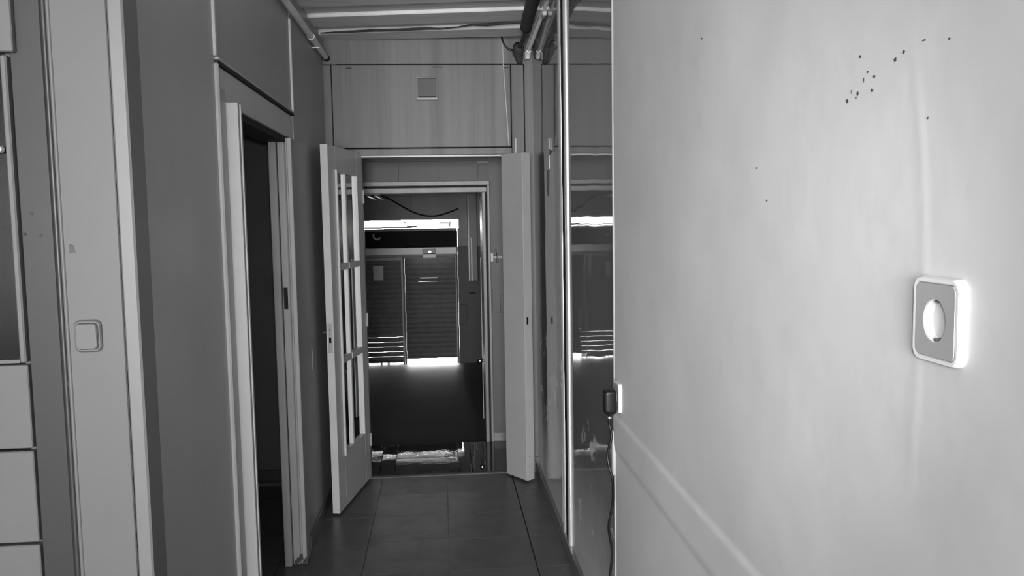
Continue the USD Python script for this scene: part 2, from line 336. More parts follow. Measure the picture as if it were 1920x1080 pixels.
# ---- left corridor wall with the doorway into the side room
XL = -0.68
wl = struct('wall_left', bx(-0.80, XL, 1.90, 2.640, 0, ZC), 'panel_grey', 'dark grey panelled wall on the left of the corridor', 'wall')
part(wl, 'panel_edge', bx(-0.80, XL + .006, 1.886, 1.918, 0, ZC, .003), 'panel_grey')
for y, z in ((1.925, 1.827), (1.915, 1.437), (1.935, .951)):
    part(wl, 'screw', put(m3.Manifold.sphere(.004, 20).scale((1, 1, .6)), (XL + .001, y - .02, z), (0, 1, 0), (0, 0, 1), (1, 0, 0)), 'white_plastic', smooth=True)
part(wl, 'transom_panel', bx(-0.80, XL - .002, 2.640, 4.00, 2.118, ZC), 'panel_grey')
part(wl, 'head_panel', bx(-0.80, XL - .001, 2.640, 3.98, 1.99, 2.096, .002), 'panel_head')
part(wl, 'ledge', bx(-0.79, XL + .009, 2.655, 3.985, 2.098, 2.109, .003), 'chip')
part(wl, 'ledge', bx(-0.79, XL + .012, 2.655, 3.985, 2.109, 2.117, .003), 'panel_head')
part(wl, 'wall_panel', bx(-0.80, XL, 4.00, 5.10, 0, ZC), 'panel_grey')
part(wl, 'batten', bx(XL - .005, XL + .008, 2.640, 2.662, 2.118, ZC, .003), 'panel_head')
part(wl, 'batten', bx(XL - .005, XL + .007, 3.985, 4.008, 2.118, 2.545, .003), 'panel_head')
part(wl, 'scratch', bx(XL - .0005, XL + .001, 4.295, 4.302, .845, .975), 'white_plastic')
part(wl, 'top_beam', bx(-0.80, XL + .004, 1.90, 5.10, 2.62, ZC), 'panel_grey')
d1 = struct('door_1', join(bx(-0.80, XL + .012, 2.640, 2.660, 0, 2.098, .005)), 'jamb', 'doorway with pale painted posts in the left wall, opening onto a dark side room', 'door frame')
part(d1, 'casing', bx(-0.80, XL + .003, 2.662, 2.75, 0, 2.03, .002), 'jamb')
part(d1, 'near_post', bx(-0.80, -0.640, 2.750, 2.772, 0, 1.992, .0015), 'casing')
part(d1, 'groove', bx(-0.79, -0.643, 2.772, 2.779, 0, 1.990), 'chip')
part(d1, 'door_stop', bx(-0.80, -0.638, 2.779, 2.793, 0, 1.990, .002), 'white_wood')
part(d1, 'groove', bx(-0.79, -0.648, 2.793, 2.806, 0, 1.987), 'chip')
part(d1, 'door_stop', bx(-0.80, -0.643, 2.806, 2.822, 0, 1.985, .003), 'jamb')
part(d1, 'door_stop', bx(-0.80, -0.652, 2.822, 2.850, 0, 1.985, .003), 'jamb')
part(d1, 'head_groove', bx(-0.79, XL - .012, 2.850, 3.84, 1.965, 1.990), 'chip')
fp = part(d1, 'far_post', join(bx(-0.765, -0.731, 3.815, 3.985, 0, 1.99, .003), bx(-0.731, -0.697, 3.838, 3.985, 0, 1.99, .004), bx(-0.697, XL + .012, 3.842, 3.960, 0, 1.985, .005)), 'jamb')
part(d1, 'groove', bx(-0.733, -0.729, 3.834, 3.85, 0, 1.985), 'chip')
part(d1, 'edge_bead', bx(-0.687, XL + .014, 3.836, 3.845, 0.03, 1.985, .003), 'casing')
part(d1, 'strike_plate', bx(-0.724, -0.706, 3.834, 3.839, 1.21, 1.308, .001), 'black', label='dark strike plate')
part(d1, 'broken_foot', join(*[blob((-0.715 + .012 * k, 3.835, .012 + .012 * (k % 3)), (1, 0, 0), (0, 0, 1), (0, -1, 0), .009, .016, 90 + k, .006) for k in range(5)]), 'stain')
part(d1, 'outer_bead', bx(XL - .002, XL + .007, 3.962, 3.982, .07, 1.985, .003), 'jamb')
# side room seen through the doorway
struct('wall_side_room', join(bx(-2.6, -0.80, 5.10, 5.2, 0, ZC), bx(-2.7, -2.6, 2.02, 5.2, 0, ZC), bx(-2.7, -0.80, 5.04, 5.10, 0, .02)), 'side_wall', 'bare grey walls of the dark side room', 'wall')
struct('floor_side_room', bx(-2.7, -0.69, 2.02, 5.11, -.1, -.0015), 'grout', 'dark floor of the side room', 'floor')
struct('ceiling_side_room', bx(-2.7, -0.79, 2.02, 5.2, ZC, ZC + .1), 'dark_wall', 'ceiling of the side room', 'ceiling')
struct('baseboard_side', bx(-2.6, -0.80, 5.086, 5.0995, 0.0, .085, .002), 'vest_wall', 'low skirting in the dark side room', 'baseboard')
ss = thing('wall_socket', 'small grey wall socket low down in the dark side room', 'wall socket', (-0.985, 5.10, .13))
part(ss, 'plate', put(loft([(.06, .08, .008, 0), (.056, .076, .008, .012)]), *at_front(-0.985, .145, 5.10)), 'socket_face', smooth=30)
part(ss, 'insert', put(cyl(.02, .0118, .0128), *at_front(-0.985, .145, 5.10)), 'filler')
struct('baseboard_left', bx(-0.682, -0.668, 3.990, 5.098, 0, .075, .002), 'skirting', 'dark tiled skirting on the left of the corridor', 'baseboard')
struct('baseboard_right', join(bx(0.558, 0.578, 2.25, 5.098, 0, .072, .002)), 'skirting', 'dark tiled skirting on the right of the corridor', 'baseboard')

# ---- right corridor wall: glossy panels and two bright cover strips
XR = 0.575
wr = struct('wall_right', bx(XR, 0.70, 2.236, 3.78, 0, ZC), 'film', 'dark glossy panel wall on the right of the corridor, worn dull low down', 'wall')
part(wr, 'wall_panel', bx(XR + .001, 0.70, 4.02, 5.10, 0, ZC), 'film')
part(wr, 'joint', bx(XR + .012, 0.70, 3.78, 4.02, 0, ZC), 'panel_grey')
t1 = struct('trim_1', tube([(XR - .001, 3.735, .045), (XR - .001, 3.735, ZC)], .014, 16), 'alu', 'pair of bright rounded metal cover strips on the right wall', 'trim', smooth=40)
part(t1, 'cover_strip', tube([(XR - .001, 3.895, .045), (XR - .001, 3.895, ZC)], .014, 16), 'alu', smooth=40)
part(t1, 'shadow_gap', bx(XR - .004, XR + .012, 3.75, 3.88, .045, ZC), 'grout')
part(wr, 'panel_patch', bx(XR - .002, XR + .003, 4.36, 4.56, 1.86, 2.02, .001), 'panel_head')
part(wr, 'plaster_scar', join(blob((XR - .0005, 4.42, 1.80), (0, -1, 0), (0, 0, 1), (-1, 0, 0), .045, .10, 21, .001), blob((XR - .0005, 4.36, 1.95), (0, -1, 0), (0, 0, 1), (-1, 0, 0), .08, .02, 22, .001)), 'end_wall')

# ---- end wall of the corridor with the double doorway
YE = 5.10
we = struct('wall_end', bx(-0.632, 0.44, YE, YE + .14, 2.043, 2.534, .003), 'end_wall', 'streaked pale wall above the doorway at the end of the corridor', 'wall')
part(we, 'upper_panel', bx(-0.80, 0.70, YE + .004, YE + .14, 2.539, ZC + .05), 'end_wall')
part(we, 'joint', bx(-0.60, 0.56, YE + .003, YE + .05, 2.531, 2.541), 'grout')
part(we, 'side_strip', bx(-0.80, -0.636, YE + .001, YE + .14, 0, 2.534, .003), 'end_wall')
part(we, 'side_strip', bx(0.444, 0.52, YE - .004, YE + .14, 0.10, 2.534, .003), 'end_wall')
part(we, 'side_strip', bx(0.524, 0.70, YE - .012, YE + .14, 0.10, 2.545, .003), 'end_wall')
part(we, 'foot', bx(0.445, 0.70, YE - .002, YE + .13, 0, .097), 'skirting')
part(we, 'joint_mark', join(bx(-0.545, -0.51, YE - .001, YE + .002, 2.513, 2.519), bx(-.03, .03, YE - .003, YE + .002, 2.519, 2.524), bx(.40, .43, YE - .001, YE + .002, 2.515, 2.521)), 'chip')
part(we, 'surface_cable', tube([(0.395, YE - .003, 2.70), (0.40, YE - .003, 2.50), (0.425, YE - .003, 2.045)], .0045, 8), 'casing', smooth=40)
part(we, 'corner_strip', bx(0.462, 0.470, YE - .012, YE - .003, 2.0, 2.09), 'casing')
d2 = struct('door_2', bx(-0.60, 0.444, YE - .006, YE + .12, 1.995, 2.037, .004), 'end_wall', 'frame of the double doorway at the end of the corridor', 'door frame')
part(d2, 'head_edge', bx(-0.50, 0.40, YE + .000, YE + .11, 1.985, 1.996, .002), 'white_wood', label='bright lower edge of the head')
part(d2, 'jamb', bx(-0.632, -0.475, YE + .004, YE + .12, 0, 1.994, .004), 'jamb')
part(d2, 'jamb', bx(0.385, 0.444, YE + .004, YE + .12, 0, 1.994, .004), 'jamb')
part(d2, 'threshold', bx(-0.50, 0.40, YE + .0, YE + .035, -.01, .006, .003), 'clip')

vent = thing('vent', 'small square ventilation flap high on the streaked wall above the doorway', 'vent', (-0.066, YE, 2.394))
fr = at_front(-0.066, 2.394, YE)
part(vent, 'frame', put(tm(m3.Manifold.extrude(m3.CrossSection([np.array([(-.065, -.07), (.065, -.07), (.065, .07), (-.065, .07)])]), .012) - m3.Manifold.cube((.108, .112, .1), True).translate((0, .002, 0))), *fr), 'end_wall')
part(vent, 'flap', put(bx(-.0535, .0535, -.050, .057, .001, .0035), *fr), 'flap')
part(vent, 'louvre', put(bx(-.0535, .0535, -.054, -.046, .001, .007), *fr), 'chip')
part(vent, 'sill', put(bx(-.062, .062, -.068, -.056, .010, .018, .002), *fr), 'casing', label='pale lower lip')
part(vent, 'sill', put(bx(-.058, -.03, .058, .064, .010, .016, .002), *fr), 'casing')

# ---- the two leaves of the doorway
hinge = np.array([-0.470, 5.106, 0]); near = np.array([-0.588, 4.467, 0])
u = (hinge - near) / np.linalg.norm(hinge - near); v = np.array([0, 0, 1.0]); w = np.cross(u, v); Lw = np.linalg.norm(hinge - near)
gl = thing('glazed_door_leaf', 'white glazed door leaf standing open on the left with six narrow panes', 'door', near + u * Lw / 2)
def Pm(m):
    m = put(m, near, u, w, v); m.invert(); return m
TH = .040; Z0, Z1 = .012, 2.012
part(gl, 'stile', Pm(bx(0, .125, -TH, 0, Z0, Z1, .0015)), 'door_face')
part(gl, 'stile', Pm(bx(.535, Lw - .004, -TH, 0, Z0, Z1, .0015)), 'door_face')
part(gl, 'top_rail', Pm(bx(.125, .535, -TH, -.0002, 1.868, Z1, .0015)), 'door_face')
part(gl, 'bottom_panel', Pm(bx(.125, .535, -TH, -.0002, Z0, .318, .0015)), 'door_face')
part(gl, 'leaf_edge', Pm(bx(-.003, .001, -TH, 0, Z0, Z1, .001)), 'white_wood', label='bright edge of the leaf')
part(gl, 'glazing_bead', Pm(bx(.111, .127, -.001, .012, .30, 1.885, .003)), 'white_wood')
part(gl, 'glazing_bead', Pm(bx(.531, .536, -.022, .002, .318, 1.868, .001)), 'white_wood')
part(gl, 'glazing_bar', Pm(bx(.302, .326, -.036, -.002, .318, 1.868, .002)), 'white_wood')
for zc in (1.352, .832):
    part(gl, 'cross_bar', Pm(bx(.13, .303, -.036, .001, zc - .018, zc + .018, .002)), 'door_face')
    part(gl, 'cross_bar', Pm(bx(.325, .532, -.036, .002, zc - .018, zc + .018, .002)), 'door_face')
for a, b in ((.127, .302), (.326, .531)):
    for z0, z1 in ((.318, .814), (.85, 1.334), (1.37, 1.868)):
        part(gl, 'glass_pane', Pm(bx(a, b, -.018, -.015, z0, z1)), 'pane_leaf')
part(gl, 'latch_plate', Pm(bx(-.0042, -.003, -.032, -.008, .90, 1.06, .0005)), 'casing')
part(gl, 'latch_bolt', Pm(bx(-.006, -.004, -.026, -.014, .955, .985, .001)), 'black', label='dark latch opening')
part(gl, 'keyhole', Pm(bx(-.005, -.0042, -.022, -.018, 1.02, 1.03)), 'black')
part(gl, 'handle_spindle', Pm(bx(.010, .020, -.066, -TH, 1.005, 1.015, .002)), 'steel')
for zc in (.25, 1.0, 1.75):
    part(gl, 'hinge', tube([hinge + v * (zc - .04) + w * .004 - u * .004, hinge + v * (zc + .04) + w * .004 - u * .004], .006, 10), 'jamb', smooth=40)

hinge = np.array([0.372, 5.055, 0]); near = np.array([0.481, 4.888, 0])
u = (near - hinge) / np.linalg.norm(hinge - near); w = np.cross(u, v); Lw = np.linalg.norm(hinge - near)
nl = thing('narrow_door_leaf', 'plain narrow pale door leaf standing open on the right of the doorway', 'door', hinge + u * Lw / 2)
def Pm(m):
    m = put(m, hinge, u, w, v); m.invert(); return m
part(nl, 'panel', Pm(bx(0, Lw, -.044, 0, .012, 1.992, .0015)), 'leaf_face')
part(nl, 'leaf_edge', Pm(bx(Lw - .001, Lw + .003, -.046, .001, .012, 1.992, .001)), 'leaf_face')
part(nl, 'rebate', Pm(bx(Lw - .02, Lw + .001, -.062, -.044, .012, 1.992, .0015)), 'casing')
part(nl, 'strike_plate', Pm(bx(Lw + .003, Lw + .0045, -.032, -.010, .955, 1.03, .0005)), 'casing')
part(nl, 'strike_hole', Pm(bx(Lw + .0045, Lw + .005, -.027, -.015, .970, 1.012)), 'black', label='dark hole of the strike plate')
for zc in (.10, .16):
    part(nl, 'screw', Pm(m3.Manifold.sphere(.004, 14).translate((Lw + .003, -.024, zc))), 'chip')

# ---- pipes and cables
cp = thing('conduit_pipe', 'long pale round conduit running along the top of the left wall', 'pipe', (-0.655, 4.0, 2.574))
part(cp, 'pipe', tube([(-0.657, 1.95, 2.574), (-0.657, 5.06, 2.574)], .0165, 16), 'pipe_grey', smooth=40)
part(cp, 'coupling', tube([(-0.657, 4.50, 2.574), (-0.657, 4.56, 2.574)], .0195, 16), 'pipe_grey', smooth=40)
part(cp, 'end_socket', tube([(-0.657, 5.045, 2.574), (-0.657, 5.098, 2.574)], .021, 16), 'chip', smooth=40)
for y in (2.6, 3.6, 4.7):
    part(cp, 'clip', bx(-0.682, -0.640, y - .008, y + .008, 2.552, 2.558, .002), 'pipe_grey')

ip = thing('insulated_pipe', 'thick dark insulated pipe under the ceiling in the right corner', 'pipe', (0.499, 4.7, 2.64))
part(ip, 'sleeve', tube(spline([(.478, 3.7, 2.668), (.480, 4.3, 2.668), (.484, 4.45, 2.660), (.490, 4.62, 2.648)], 24), .033, 18), 'pipe_dark', smooth=True)
part(ip, 'pipe', tube(spline([(.470, 4.40, 2.655), (.492, 4.6, 2.650), (.497, 4.85, 2.634), (.487, 5.05, 2.618)], 24), .013, 14), 'pipe_dark', smooth=True)
part(ip, 'pipe', tube(spline([(.500, 4.55, 2.645), (.503, 4.75, 2.640), (.500, 4.95, 2.626), (.492, 5.06, 2.612)], 24), .013, 14), 'filler', smooth=True)
part(ip, 'flange', tube([(.484, 5.00, 2.622), (.484, 5.05, 2.600), (.494, 5.07, 2.555), (.497, 5.085, 2.545)], [.033, .034, .021, .018], 18), 'pipe_dark', smooth=True)
pc = thing('conduit_pipe', 'pale conduit with an elbow slanting down the right ceiling corner against the wall', 'pipe', (0.555, 4.7, 2.65))
part(pc, 'pipe', tube([(.561, 4.20, 2.702), (.548, 5.03, 2.606)], .012, 14), 'pipe_grey', smooth=True)
part(pc, 'clamp', bx(.550, .5735, 4.37, 4.45, 2.655, 2.69, .004), 'pipe_light')
part(pc, 'elbow', tube(spline([(.547, 5.02, 2.606), (.548, 5.05, 2.592), (.546, 5.078, 2.570)], 10), .015, 12), 'pipe_grey', smooth=True)
pc = thing('conduit_pipe', 'slimmest pale conduit between the thick dark pipe and the elbowed conduit', 'pipe', (0.538, 4.7, 2.65))
part(pc, 'pipe', tube([(.539, 4.20, 2.702), (.530, 5.03, 2.608)], .0065, 12), 'pipe_light', smooth=True)
part(pc, 'bracket', bx(.523, .531, 5.03, 5.078, 2.55, 2.60, .003), 'casing')
solo('loop_cable', 'short black cable looping from the ceiling to the dark pipe end', 'cable', tube(spline([(.392, 5.085, 2.712), (.394, 5.085, 2.68), (.410, 5.085, 2.645), (.435, 5.085, 2.624), (.462, 5.08, 2.618), (.478, 5.07, 2.618)], 30), .0055, 10), 'black', smooth=True)
solo('thin_cable', 'thin dark wire hooked over the glossy wall beside the bright cover strips', 'cable', tube(spline([(XR - .004, 4.10, 2.47), (XR - .004, 4.16, 2.482), (XR - .004, 4.28, 2.474), (XR - .004, 4.36, 2.44), (XR - .004, 4.48, 2.425), (XR - .004, 4.55, 2.46)], 24), .0025, 8), 'chip', smooth=True)

# ---- sockets on the near wall
def schuko(y, z, wid, hei, label, xw):
    t = thing('wall_socket', label, 'wall socket', (xw, y, z))
    fr = at_wall(y, z, xw)
    ax, r = .88, hei * .25
    hole = m3.Manifold.cylinder(.1, r, r, 56).scale((ax, 1, 1)).translate((0, 0, -.05))
    body = loft([(wid, hei, .012, -.003), (wid, hei, .012, .006), (wid * .95, hei * .96, .011, .0105)])
    rim = loft([(wid * .87, hei * .875, .007, .0085), (wid * .87, hei * .875, .007, .03)])
    part(t, 'surround', put(body - rim - hole, *fr), 'white_plastic', smooth=30)
    face = loft([(wid * .85, hei * .855, .006, .0082), (wid * .85, hei * .855, .006, .0095), (wid * .83, hei * .835, .006, .0108)])
    part(t, 'face_plate', put(face - hole, *fr), 'socket_face', smooth=30)
    rin = r - .0006
    cup = m3.Manifold.cylinder(.0155, r + .0004, r + .0004, 56).translate((0, 0, -.006)) - m3.Manifold.cylinder(.03, rin, rin, 56).translate((0, 0, -.004))
    part(t, 'well', put(cup.scale((ax, 1, 1)), *fr), 'white_plastic', smooth=30)
    for sg in (-1, 1):
        part(t, 'earth_clip', put(bx(-.0045, .0015, sg * (r - .0015) - .0022, sg * (r - .0015) + .0022, -.004, .0085, .0008), *fr), 'clip')
        part(t, 'pin_hole', put(cyl(.0026, -.0042, -.0034, sg * .0085, 0, 16), *fr), 'black')
    part(t, 'screw', put(cyl(.0026, -.0042, -.002, 0, 0, 16), *fr), 'clip')
    return t
schuko(0.736, 1.5065, .074, .082, 'large pale wall socket with a round well on the right wall, nearest the camera', wall_x(.732, 1.5) + .001)
s2 = schuko(2.172, 1.122, .070, .080, 'pale wall socket at the corner edge holding the black plug adapter', wall_x(2.17, 1.12) + .001)

pa = thing('plug_adapter', 'black plug-in power adapter with a dangling black cable', 'power adapter', (0.43, 2.16, 1.11))
fr = at_wall(2.165, 1.112, 0.460)
part(pa, 'body', put(loft([(.040, .062, .008, .004), (.044, .068, .011, .012), (.044, .068, .011, .028), (.038, .062, .010, .034)]), *fr), 'black', smooth=30)
part(pa, 'boot', put(m3.Manifold.cylinder(.014, .0048, .0035, 20).rotate((90, 0, 0)).translate((0, -.033, .020)), *fr), 'black', smooth=30)
part(pa, 'ferrule', put(m3.Manifold.cylinder(.006, .0066, .0066, 20).rotate((90, 0, 0)).translate((0, -.041, .020)), *fr), 'steel', smooth=30, label='shiny ferrule')
cz = [(0.4395, 2.165, 1.066), (0.4395, 2.165, 1.050), (0.4435, 2.162, 1.030), (0.4440, 2.160, 1.010), (0.4370, 2.16, .985), (0.4335, 2.16, .960), (0.4365, 2.155, .935), (0.4430, 2.15, .910), (0.4455, 2.15, .87), (0.4435, 2.15, .825), (0.4345, 2.15, .785), (0.4335, 2.15, .760), (0.4390, 2.15, .725), (0.4415, 2.15, .690), (0.4360, 2.15, .63), (0.4355, 2.15, .59), (0.4330, 2.15, .52), (0.4390, 2.15, .40), (0.4390, 2.14, .2), (0.4490, 2.12, .03), (0.4090, 2.05, .004), (0.3090, 1.8, .004), (0.3490, 1.4, .004)]
part(pa, 'cable', tube(spline(cz, 160), .0036, 10), 'black', smooth=True)
struct('trim_2', bx(0.461, 0.4785, 2.228, 2.2475, .885, 1.012, .003), 'casing', 'short pale patch of trim on the wall corner below the black adapter', 'trim')

# ---- vestibule between the doorways
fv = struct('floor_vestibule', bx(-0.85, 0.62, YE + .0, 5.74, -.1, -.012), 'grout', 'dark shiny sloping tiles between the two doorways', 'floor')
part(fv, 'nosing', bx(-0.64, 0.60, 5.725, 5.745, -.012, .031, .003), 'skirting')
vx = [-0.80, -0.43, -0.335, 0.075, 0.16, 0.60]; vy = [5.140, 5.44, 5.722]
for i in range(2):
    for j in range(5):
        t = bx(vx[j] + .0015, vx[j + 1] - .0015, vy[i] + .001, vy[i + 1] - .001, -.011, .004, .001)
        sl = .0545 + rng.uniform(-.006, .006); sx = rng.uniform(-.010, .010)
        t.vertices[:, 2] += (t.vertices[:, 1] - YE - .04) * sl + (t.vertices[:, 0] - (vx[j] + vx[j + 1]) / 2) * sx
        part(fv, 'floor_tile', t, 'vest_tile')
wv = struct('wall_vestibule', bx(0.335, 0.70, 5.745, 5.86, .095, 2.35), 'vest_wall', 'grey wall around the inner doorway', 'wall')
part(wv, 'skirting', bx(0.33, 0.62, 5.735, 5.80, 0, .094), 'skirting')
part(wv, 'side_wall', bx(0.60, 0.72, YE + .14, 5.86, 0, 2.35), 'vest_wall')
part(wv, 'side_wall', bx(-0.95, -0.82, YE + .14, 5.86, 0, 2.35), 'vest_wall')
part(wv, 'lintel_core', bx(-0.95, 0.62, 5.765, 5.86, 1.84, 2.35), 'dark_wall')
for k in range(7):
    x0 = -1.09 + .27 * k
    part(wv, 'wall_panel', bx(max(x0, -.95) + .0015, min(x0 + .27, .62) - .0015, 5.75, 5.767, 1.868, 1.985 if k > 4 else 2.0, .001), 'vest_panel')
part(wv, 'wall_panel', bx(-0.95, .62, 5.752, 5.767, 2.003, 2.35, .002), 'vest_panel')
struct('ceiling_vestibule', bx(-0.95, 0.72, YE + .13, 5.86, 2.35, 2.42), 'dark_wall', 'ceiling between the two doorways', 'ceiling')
d3 = struct('door_3', bx(-0.93, 0.338, 5.725, 5.80, 1.835, 1.868, .004), 'frame_b', 'worn double-stepped frame of the inner doorway', 'door frame')
part(d3, 'head_groove', bx(-0.93, 0.325, 5.74, 5.79, 1.822, 1.836), 'grout')
part(d3, 'inner_head', bx(-0.93, 0.318, 5.728, 5.86, 1.787, 1.823, .004), 'frame_b')
part(d3, 'outer_post', bx(0.319, 0.338, 5.725, 5.80, .02, 1.836, .004), 'frame_b')
part(d3, 'post_groove', bx(0.306, 0.320, 5.745, 5.80, .02, 1.823), 'grout')
part(d3, 'inner_post', bx(0.283, 0.307, 5.725, 5.86, .02, 1.79, .004), 'frame_b')
part(d3, 'post', bx(-0.96, -0.93, 5.725, 5.86, .02, 1.868, .004), 'frame_b')
lk = thing('door_latch', 'old metal door latch on the grey wall beside the inner doorway', 'latch', (0.36, 5.745, 1.337))
fr = at_front(0.366, 1.337, 5.745)
part(lk, 'plate', put(bx(-.040, -.010, -.032, .028, 0, .012, .002), *fr), 'casing')
part(lk, 'bolt', put(bx(-.012, .055, -.008, .010, .006, .024, .003), *fr), 'jamb')
part(lk, 'staple', put(join(bx(-.004, .010, .010, .050, .004, .016, .002), bx(.012, .022, -.040, .030, .004, .028, .002)), *fr), 'black')
sp = thing('switch_plate', 'narrow grey plate with three small holes on the wall beside the inner doorway', 'switch plate', (0.374, 5.745, 1.03))
fr = at_front(0.374, 1.03, 5.745)
part(sp, 'plate', put(bx(-.030, .026, -.085, .085, 0, .006, .002), *fr), 'vest_wall')
for zc in (-.06, .01, .055): part(sp, 'hole', put(cyl(.005, .006, .007, -.006, zc, 14), *fr), 'black')

# ---- the shop at the far end
YS = 9.15
struct('floor_shop', bx(-1.6, 0.75, 5.74, YS + .10, -.1, 0.0), 'dark_floor', 'dark dull floor in front of the roller shutters', 'floor')
struct('ceiling_shop', bx(-1.6, 0.75, 5.86, YS + .25, 1.885, 2.0), 'dark_wall', 'low dark ceiling of the shop', 'ceiling')
struct('wall_shop_left', bx(-1.7, -1.5, 5.80, YS + .25, 0, 2.0), 'dark_wall', 'left side wall of the shop', 'wall')
struct('wall_shop_right', bx(0.66, 0.80, 5.80, YS + .25, 0, 2.0), 'dark_wall', 'right side wall of the shop', 'wall')
struct('wall_shop_near', bx(-1.6, -0.955, 5.75, 5.86, 0, 2.0), 'dark_wall', 'wall beside the inner doorway on the shop side', 'wall')
wf = struct('wall_front', bx(-1.5, -0.328, YS + .02, YS + .22, 1.600, 1.89), 'dark_wall', 'dark front wall of the shop around the shutters', 'wall')
part(wf, 'wall_panel', bx(-0.325, 0.20, YS + .02, YS + .22, 1.600, 1.89), 'dark_wall')
part(wf, 'side_panel', bx(0.1745, 0.70, YS - .02, YS + .22, 0, 1.30), 'shop_panel')
part(wf, 'side_panel', join(bx(0.192, 0.70, YS - .012, YS + .22, 1.50, 1.89), bx(0.181, 0.70, YS - .012, YS + .22, 1.303, 1.50)), 'dark_wall')
part(wf, 'hatch', bx(0.178, 0.262, YS - .035, YS - .02, .44, .66, .003), 'hatch', label='dark square hatch')
part(wf, 'slot_strip', bx(0.29, 0.36, YS - .032, YS - .02, .775, .795), 'grout')
pl = solo('wall_pillar', 'dark upright box with slim pale pipes on the right front wall of the shop', 'duct', bx(0.285, 0.385, 9.00, YS - .02, .93, 1.88, .004), 'dark_wall')
part(pl, 'pipe', tube([(.293, 8.995, .93), (.293, 8.995, 1.87)], .006, 10), 'pipe_grey', smooth=True)
part(pl, 'pipe', tube([(.322, 8.99, .93), (.322, 8.99, 1.40)], .008, 10), 'pipe_grey', smooth=True)

# slot window above the shutters, and what stands in it
w1 = struct('window_1', bx(-1.45, 0.19, YS + .10, YS + .104, 1.503, 1.600), 'pane', 'bright narrow strip window above the roller shutters', 'window')
part(w1, 'sill_bar', bx(-1.45, -0.27, YS + .05, YS + .09, 1.516, 1.527, .002), 'black_matte')
part(w1, 'sill_step', bx(-.38, -.27, YS + .05, YS + .09, 1.516, 1.537, .002), 'black_matte')
part(w1, 'bracket', join(bx(-.02, .115, YS + .04, YS + .06, 1.555, 1.573, .004), bx(.085, .10, YS + .04, YS + .06, 1.520, 1.56, .004)), 'beam')
part(w1, 'wire', tube(spline([(-.42, YS + .06, 1.570), (-.39, YS + .06, 1.572), (-.36, YS + .06, 1.556)], 8), .004, 8), 'black_matte')
rb = solo('roller_box', 'black roller housing right under the bright window strip', 'shutter box', bx(-1.495, 0.172, YS - .02, YS + .21, 1.306, 1.503, .008), 'black_matte')
part(rb, 'back_lip', bx(-1.495, 0.172, YS + .11, YS + .14, 1.24, 1.310), 'black_matte')
part(rb, 'lower_lip', bx(-1.5, 0.160, YS - .028, YS - .018, 1.480, 1.497, .004), 'dark_wall')
hk = solo('hanging_hook', 'small pale curled hook hanging from the black roller housing', 'hook', tube(spline([(-.735, YS - .028, 1.455), (-.738, YS - .045, 1.43), (-.725, YS - .05, 1.407), (-.70, YS - .05, 1.395), (-.675, YS - .05, 1.405), (-.668, YS - .05, 1.418)], 30), .009, 10), 'pipe_light', smooth=True)
hb = thing('header_beam', 'pale grey header beam above the glass sliding doors', 'beam', (-.6, 9.0, 1.26))
part(hb, 'beam', bx(-1.48, 0.160, 8.96, 9.08, 1.228, 1.304, .004), 'beam')
part(hb, 'track', bx(-1.48, 0.155, 8.985, 9.06, 1.205, 1.229, .003), 'dark_wall')
sb = thing('door_sensor', 'black sensor box with a bright lens on the header beam', 'sensor', (-.133, 8.95, 1.24))
part(sb, 'body', bx(-.205, -.062, 8.915, 8.962, 1.236, 1.288, .004), 'black')
part(sb, 'lens', m3.Manifold.sphere(.014, 20).scale((1.2, .5, 1)).translate((-.130, 8.913, 1.257)), 'led', smooth=True, label='bright lens')
part(sb, 'label_plate', bx(-.203, -.064, 8.92, 8.955, 1.192, 1.234, .003), 'beam')
for nm, x0, x1 in (('left', -1.46, -0.425), ('right', -0.418, 0.155)):
    g = thing('glass_sliding_door', 'fixed glass door panel with a pale frame left of the middle post' if nm == 'left' else 'glass door panel right of the middle post under the sensor', 'door', ((x0 + x1) / 2, 9.03, 0))
    if nm == 'left':
        part(g, 'top_rail', bx(x0, x1 - .02, 9.02, 9.04, 1.165, 1.202, .003), 'frame_b')
        part(g, 'post', bx(x1 - .022, x1, 9.015, 9.045, 0.02, 1.202, .003), 'jamb')
    else:
        part(g, 'top_rail', bx(x0, x1, 9.02, 9.04, 1.19, 1.203, .002), 'dark_wall')
        part(g, 'post', bx(x1 - .012, x1, 9.015, 9.045, 0.02, 1.202, .003), 'jamb')
    part(g, 'pane', bx(x0 + .001, x1 - .023, 9.028, 9.034, .02, 1.165 if nm == 'left' else 1.19), 'shop_pane')
pp = solo('paper_notice', 'grey paper notice stuck on the left glass panel', 'notice', bx(-.745, -.637, 9.0225, 9.0268, .955, 1.112), 'paper')

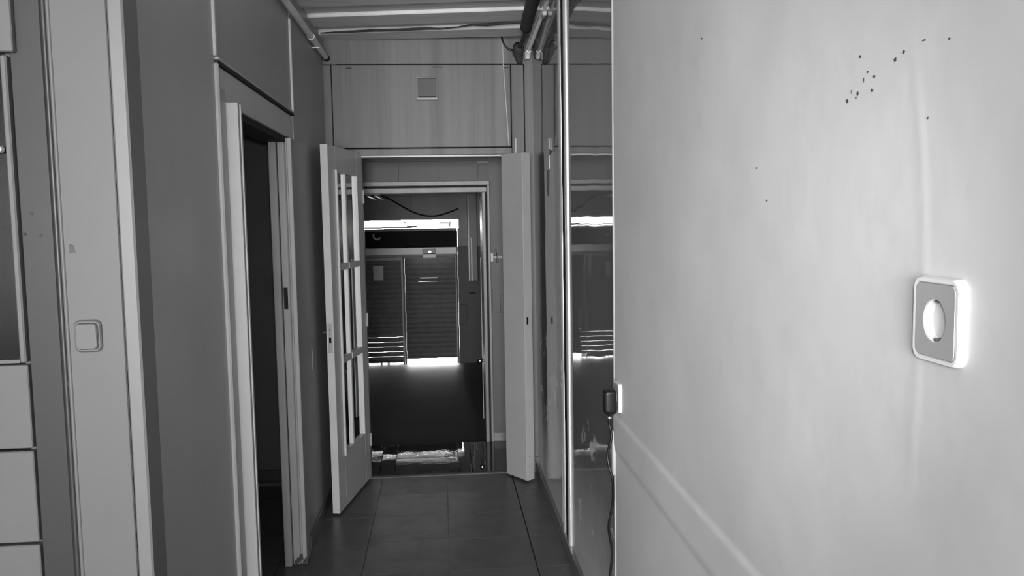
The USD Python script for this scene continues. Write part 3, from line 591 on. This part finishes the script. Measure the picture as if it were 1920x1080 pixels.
def slat(x0, x1, zc, h, m, parent, out=.008, hole=None):
    prof = [(-.006 + 0, -h / 2), (out * .55, -h * .32), (out, -h * .05), (out * .8, h * .25), (-.004, h / 2)]
    P = [(y_, z_) for y_, z_ in prof] + [(y_ - .004, z_) for y_, z_ in prof[::-1]]
    poly = Polygon(P)
    ms = []
    for a, b in ([(x0, x1)] if not hole else [(x0, hole[0]), (hole[1], x1)]):
        ms.append(put(trimesh.creation.extrude_polygon(poly, b - a, engine='earcut'), (a, YS + .06, zc), (0, -1, 0), (0, 0, 1), (-1, 0, 0)).apply_translation((b - a, 0, 0)))
    part(parent, 'slat', join(*ms), m)
PITCH = .0545
for nm, x0, x1, zb, mm in (('left', -1.46, -0.428, .030, 'slat_dark'), ('right', -0.4145, 0.160, .070, 'slat')):
    sh_ = thing('roller_shutter', 'dark roller shutter behind the left glass panel, daylight leaking between its lower slats' if nm == 'left' else 'roller shutter under the sensor, raised a little so daylight pours in below', 'roller shutter', ((x0 + x1) / 2, YS + .06, 0))
    n = int((1.30 - zb) / PITCH)
    for k in range(n):
        gap = .0006
        if nm == 'left' and k < 11: gap = [.0036, .0026, .0012, .0021, .0010, .0013, .0008, .0011, .0006, .0010, .0006][k]
        if nm == 'right' and k < 6: gap = .0004
        hole = (-.28, -.07) if nm == 'right' and k == 15 else None
        h = PITCH - gap + (.004 if gap < .001 else 0)
        slat(x0, x1, zb + PITCH * (k + .5), h, mm, sh_, hole=None)
    if nm == 'right':
        part(sh_, 'pull_handle', join(bx(-.25, -.055, YS + .030, YS + .046, .955, .965, .003), bx(-.27, -.05, YS + .030, YS + .046, .915, .921, .002)), 'steel', label='two bright pull bars')
    part(sh_, 'bottom_bar', bx(x0, x1, YS + .045, YS + .075, zb - .012, zb + .002, .003), 'slat_dark')
    part(sh_, 'guide_rail', bx(x1 - .002, x1 + .0125, YS + .03, YS + .09, zb * 0, 1.30, .002), 'slat_dark')
    if nm == 'left':
        for xx in (-.70, -.62): part(sh_, 'stud', m3.Manifold.sphere(.014, 12).translate((xx, YS + .06, .012)), 'white_plastic', smooth=True)

fx = thing('ceiling_lamp', 'unlit twin-tube lamp fitting slanting across the dark shop ceiling', 'lamp', (-.61, 8.3, 1.86))
part(fx, 'housing', bx(-.70, -.54, 7.50, 7.56, 1.83, 1.886, .004), 'pipe_grey')
part(fx, 'housing', bx(-.72, -.58, 9.05, 9.11, 1.83, 1.886, .004), 'dark_wall')
part(fx, 'tube', tube([(-.655, 7.52, 1.828), (-.685, 9.08, 1.828)], .012, 12), 'tube', smooth=True)
part(fx, 'tube', tube([(-.585, 7.52, 1.828), (-.615, 9.08, 1.828)], .012, 12), 'tube', smooth=True)
solo('drooping_cable', 'dark cable drooping across the wall above the bright window strip', 'cable', tube(spline([(-.62, 8.98, 1.86), (-.50, 9.06, 1.80), (-.33, 9.08, 1.70), (-.17, 9.08, 1.645), (-.05, 9.08, 1.642), (.08, 9.08, 1.675), (.19, 9.08, 1.715)], 40), .008, 10), 'black_matte', smooth=True)

# door leaf folded back behind the inner doorway
dl = thing('dark_door_leaf', 'dark door leaf folded back edge-on behind the inner doorway frame', 'door', (.33, 6.3, 0))
part(dl, 'panel', bx(.305, .345, 5.90, 6.55, .012, 1.78, .003), 'filler')
part(dl, 'edge_strip', bx(.300, .306, 6.50, 6.55, .012, 1.30, .002), 'pipe_light')
part(dl, 'knob', m3.Manifold.sphere(.022, 24).translate((.276, 6.38, .50)), 'steel', smooth=True, label='shiny round knob')
part(dl, 'knob_stem', tube([(.280, 6.38, .50), (.306, 6.38, .50)], .008, 10), 'steel')
part(dl, 'hinge', bx(.292, .305, 5.90, 5.93, 1.545, 1.61, .003), 'casing', label='white hinge')

# ---- outside the shutters
struct('ground_street', bx(-60, 60, YS + .10, 400, -.12, -.02), 'pavement', 'bright pavement outside the roller shutters', 'ground')
struct('roof', bx(-2.9, 1.0, -4.7, YS + .3, ZC + .16, ZC + .3), 'dark_wall', 'roof slab over the rooms', 'roof')
struct('wall_outer', join(bx(-2.9, -2.7, -4.6, YS + .3, -.1, ZC + .2), bx(.80, 1.0, -4.6, YS + .3, -.1, ZC + .2), bx(-2.9, 1.0, -4.7, -4.46, -.1, ZC + .2), bx(-2.9, -1.505, YS + .02, YS + .3, -.1, ZC + .2), bx(.70, 1.0, YS + .02, YS + .3, -.1, ZC + .2), bx(-2.9, 1.0, YS + .22, YS + .3, 1.89, ZC + .2)), 'dark_wall', 'outer walls of the building', 'wall')
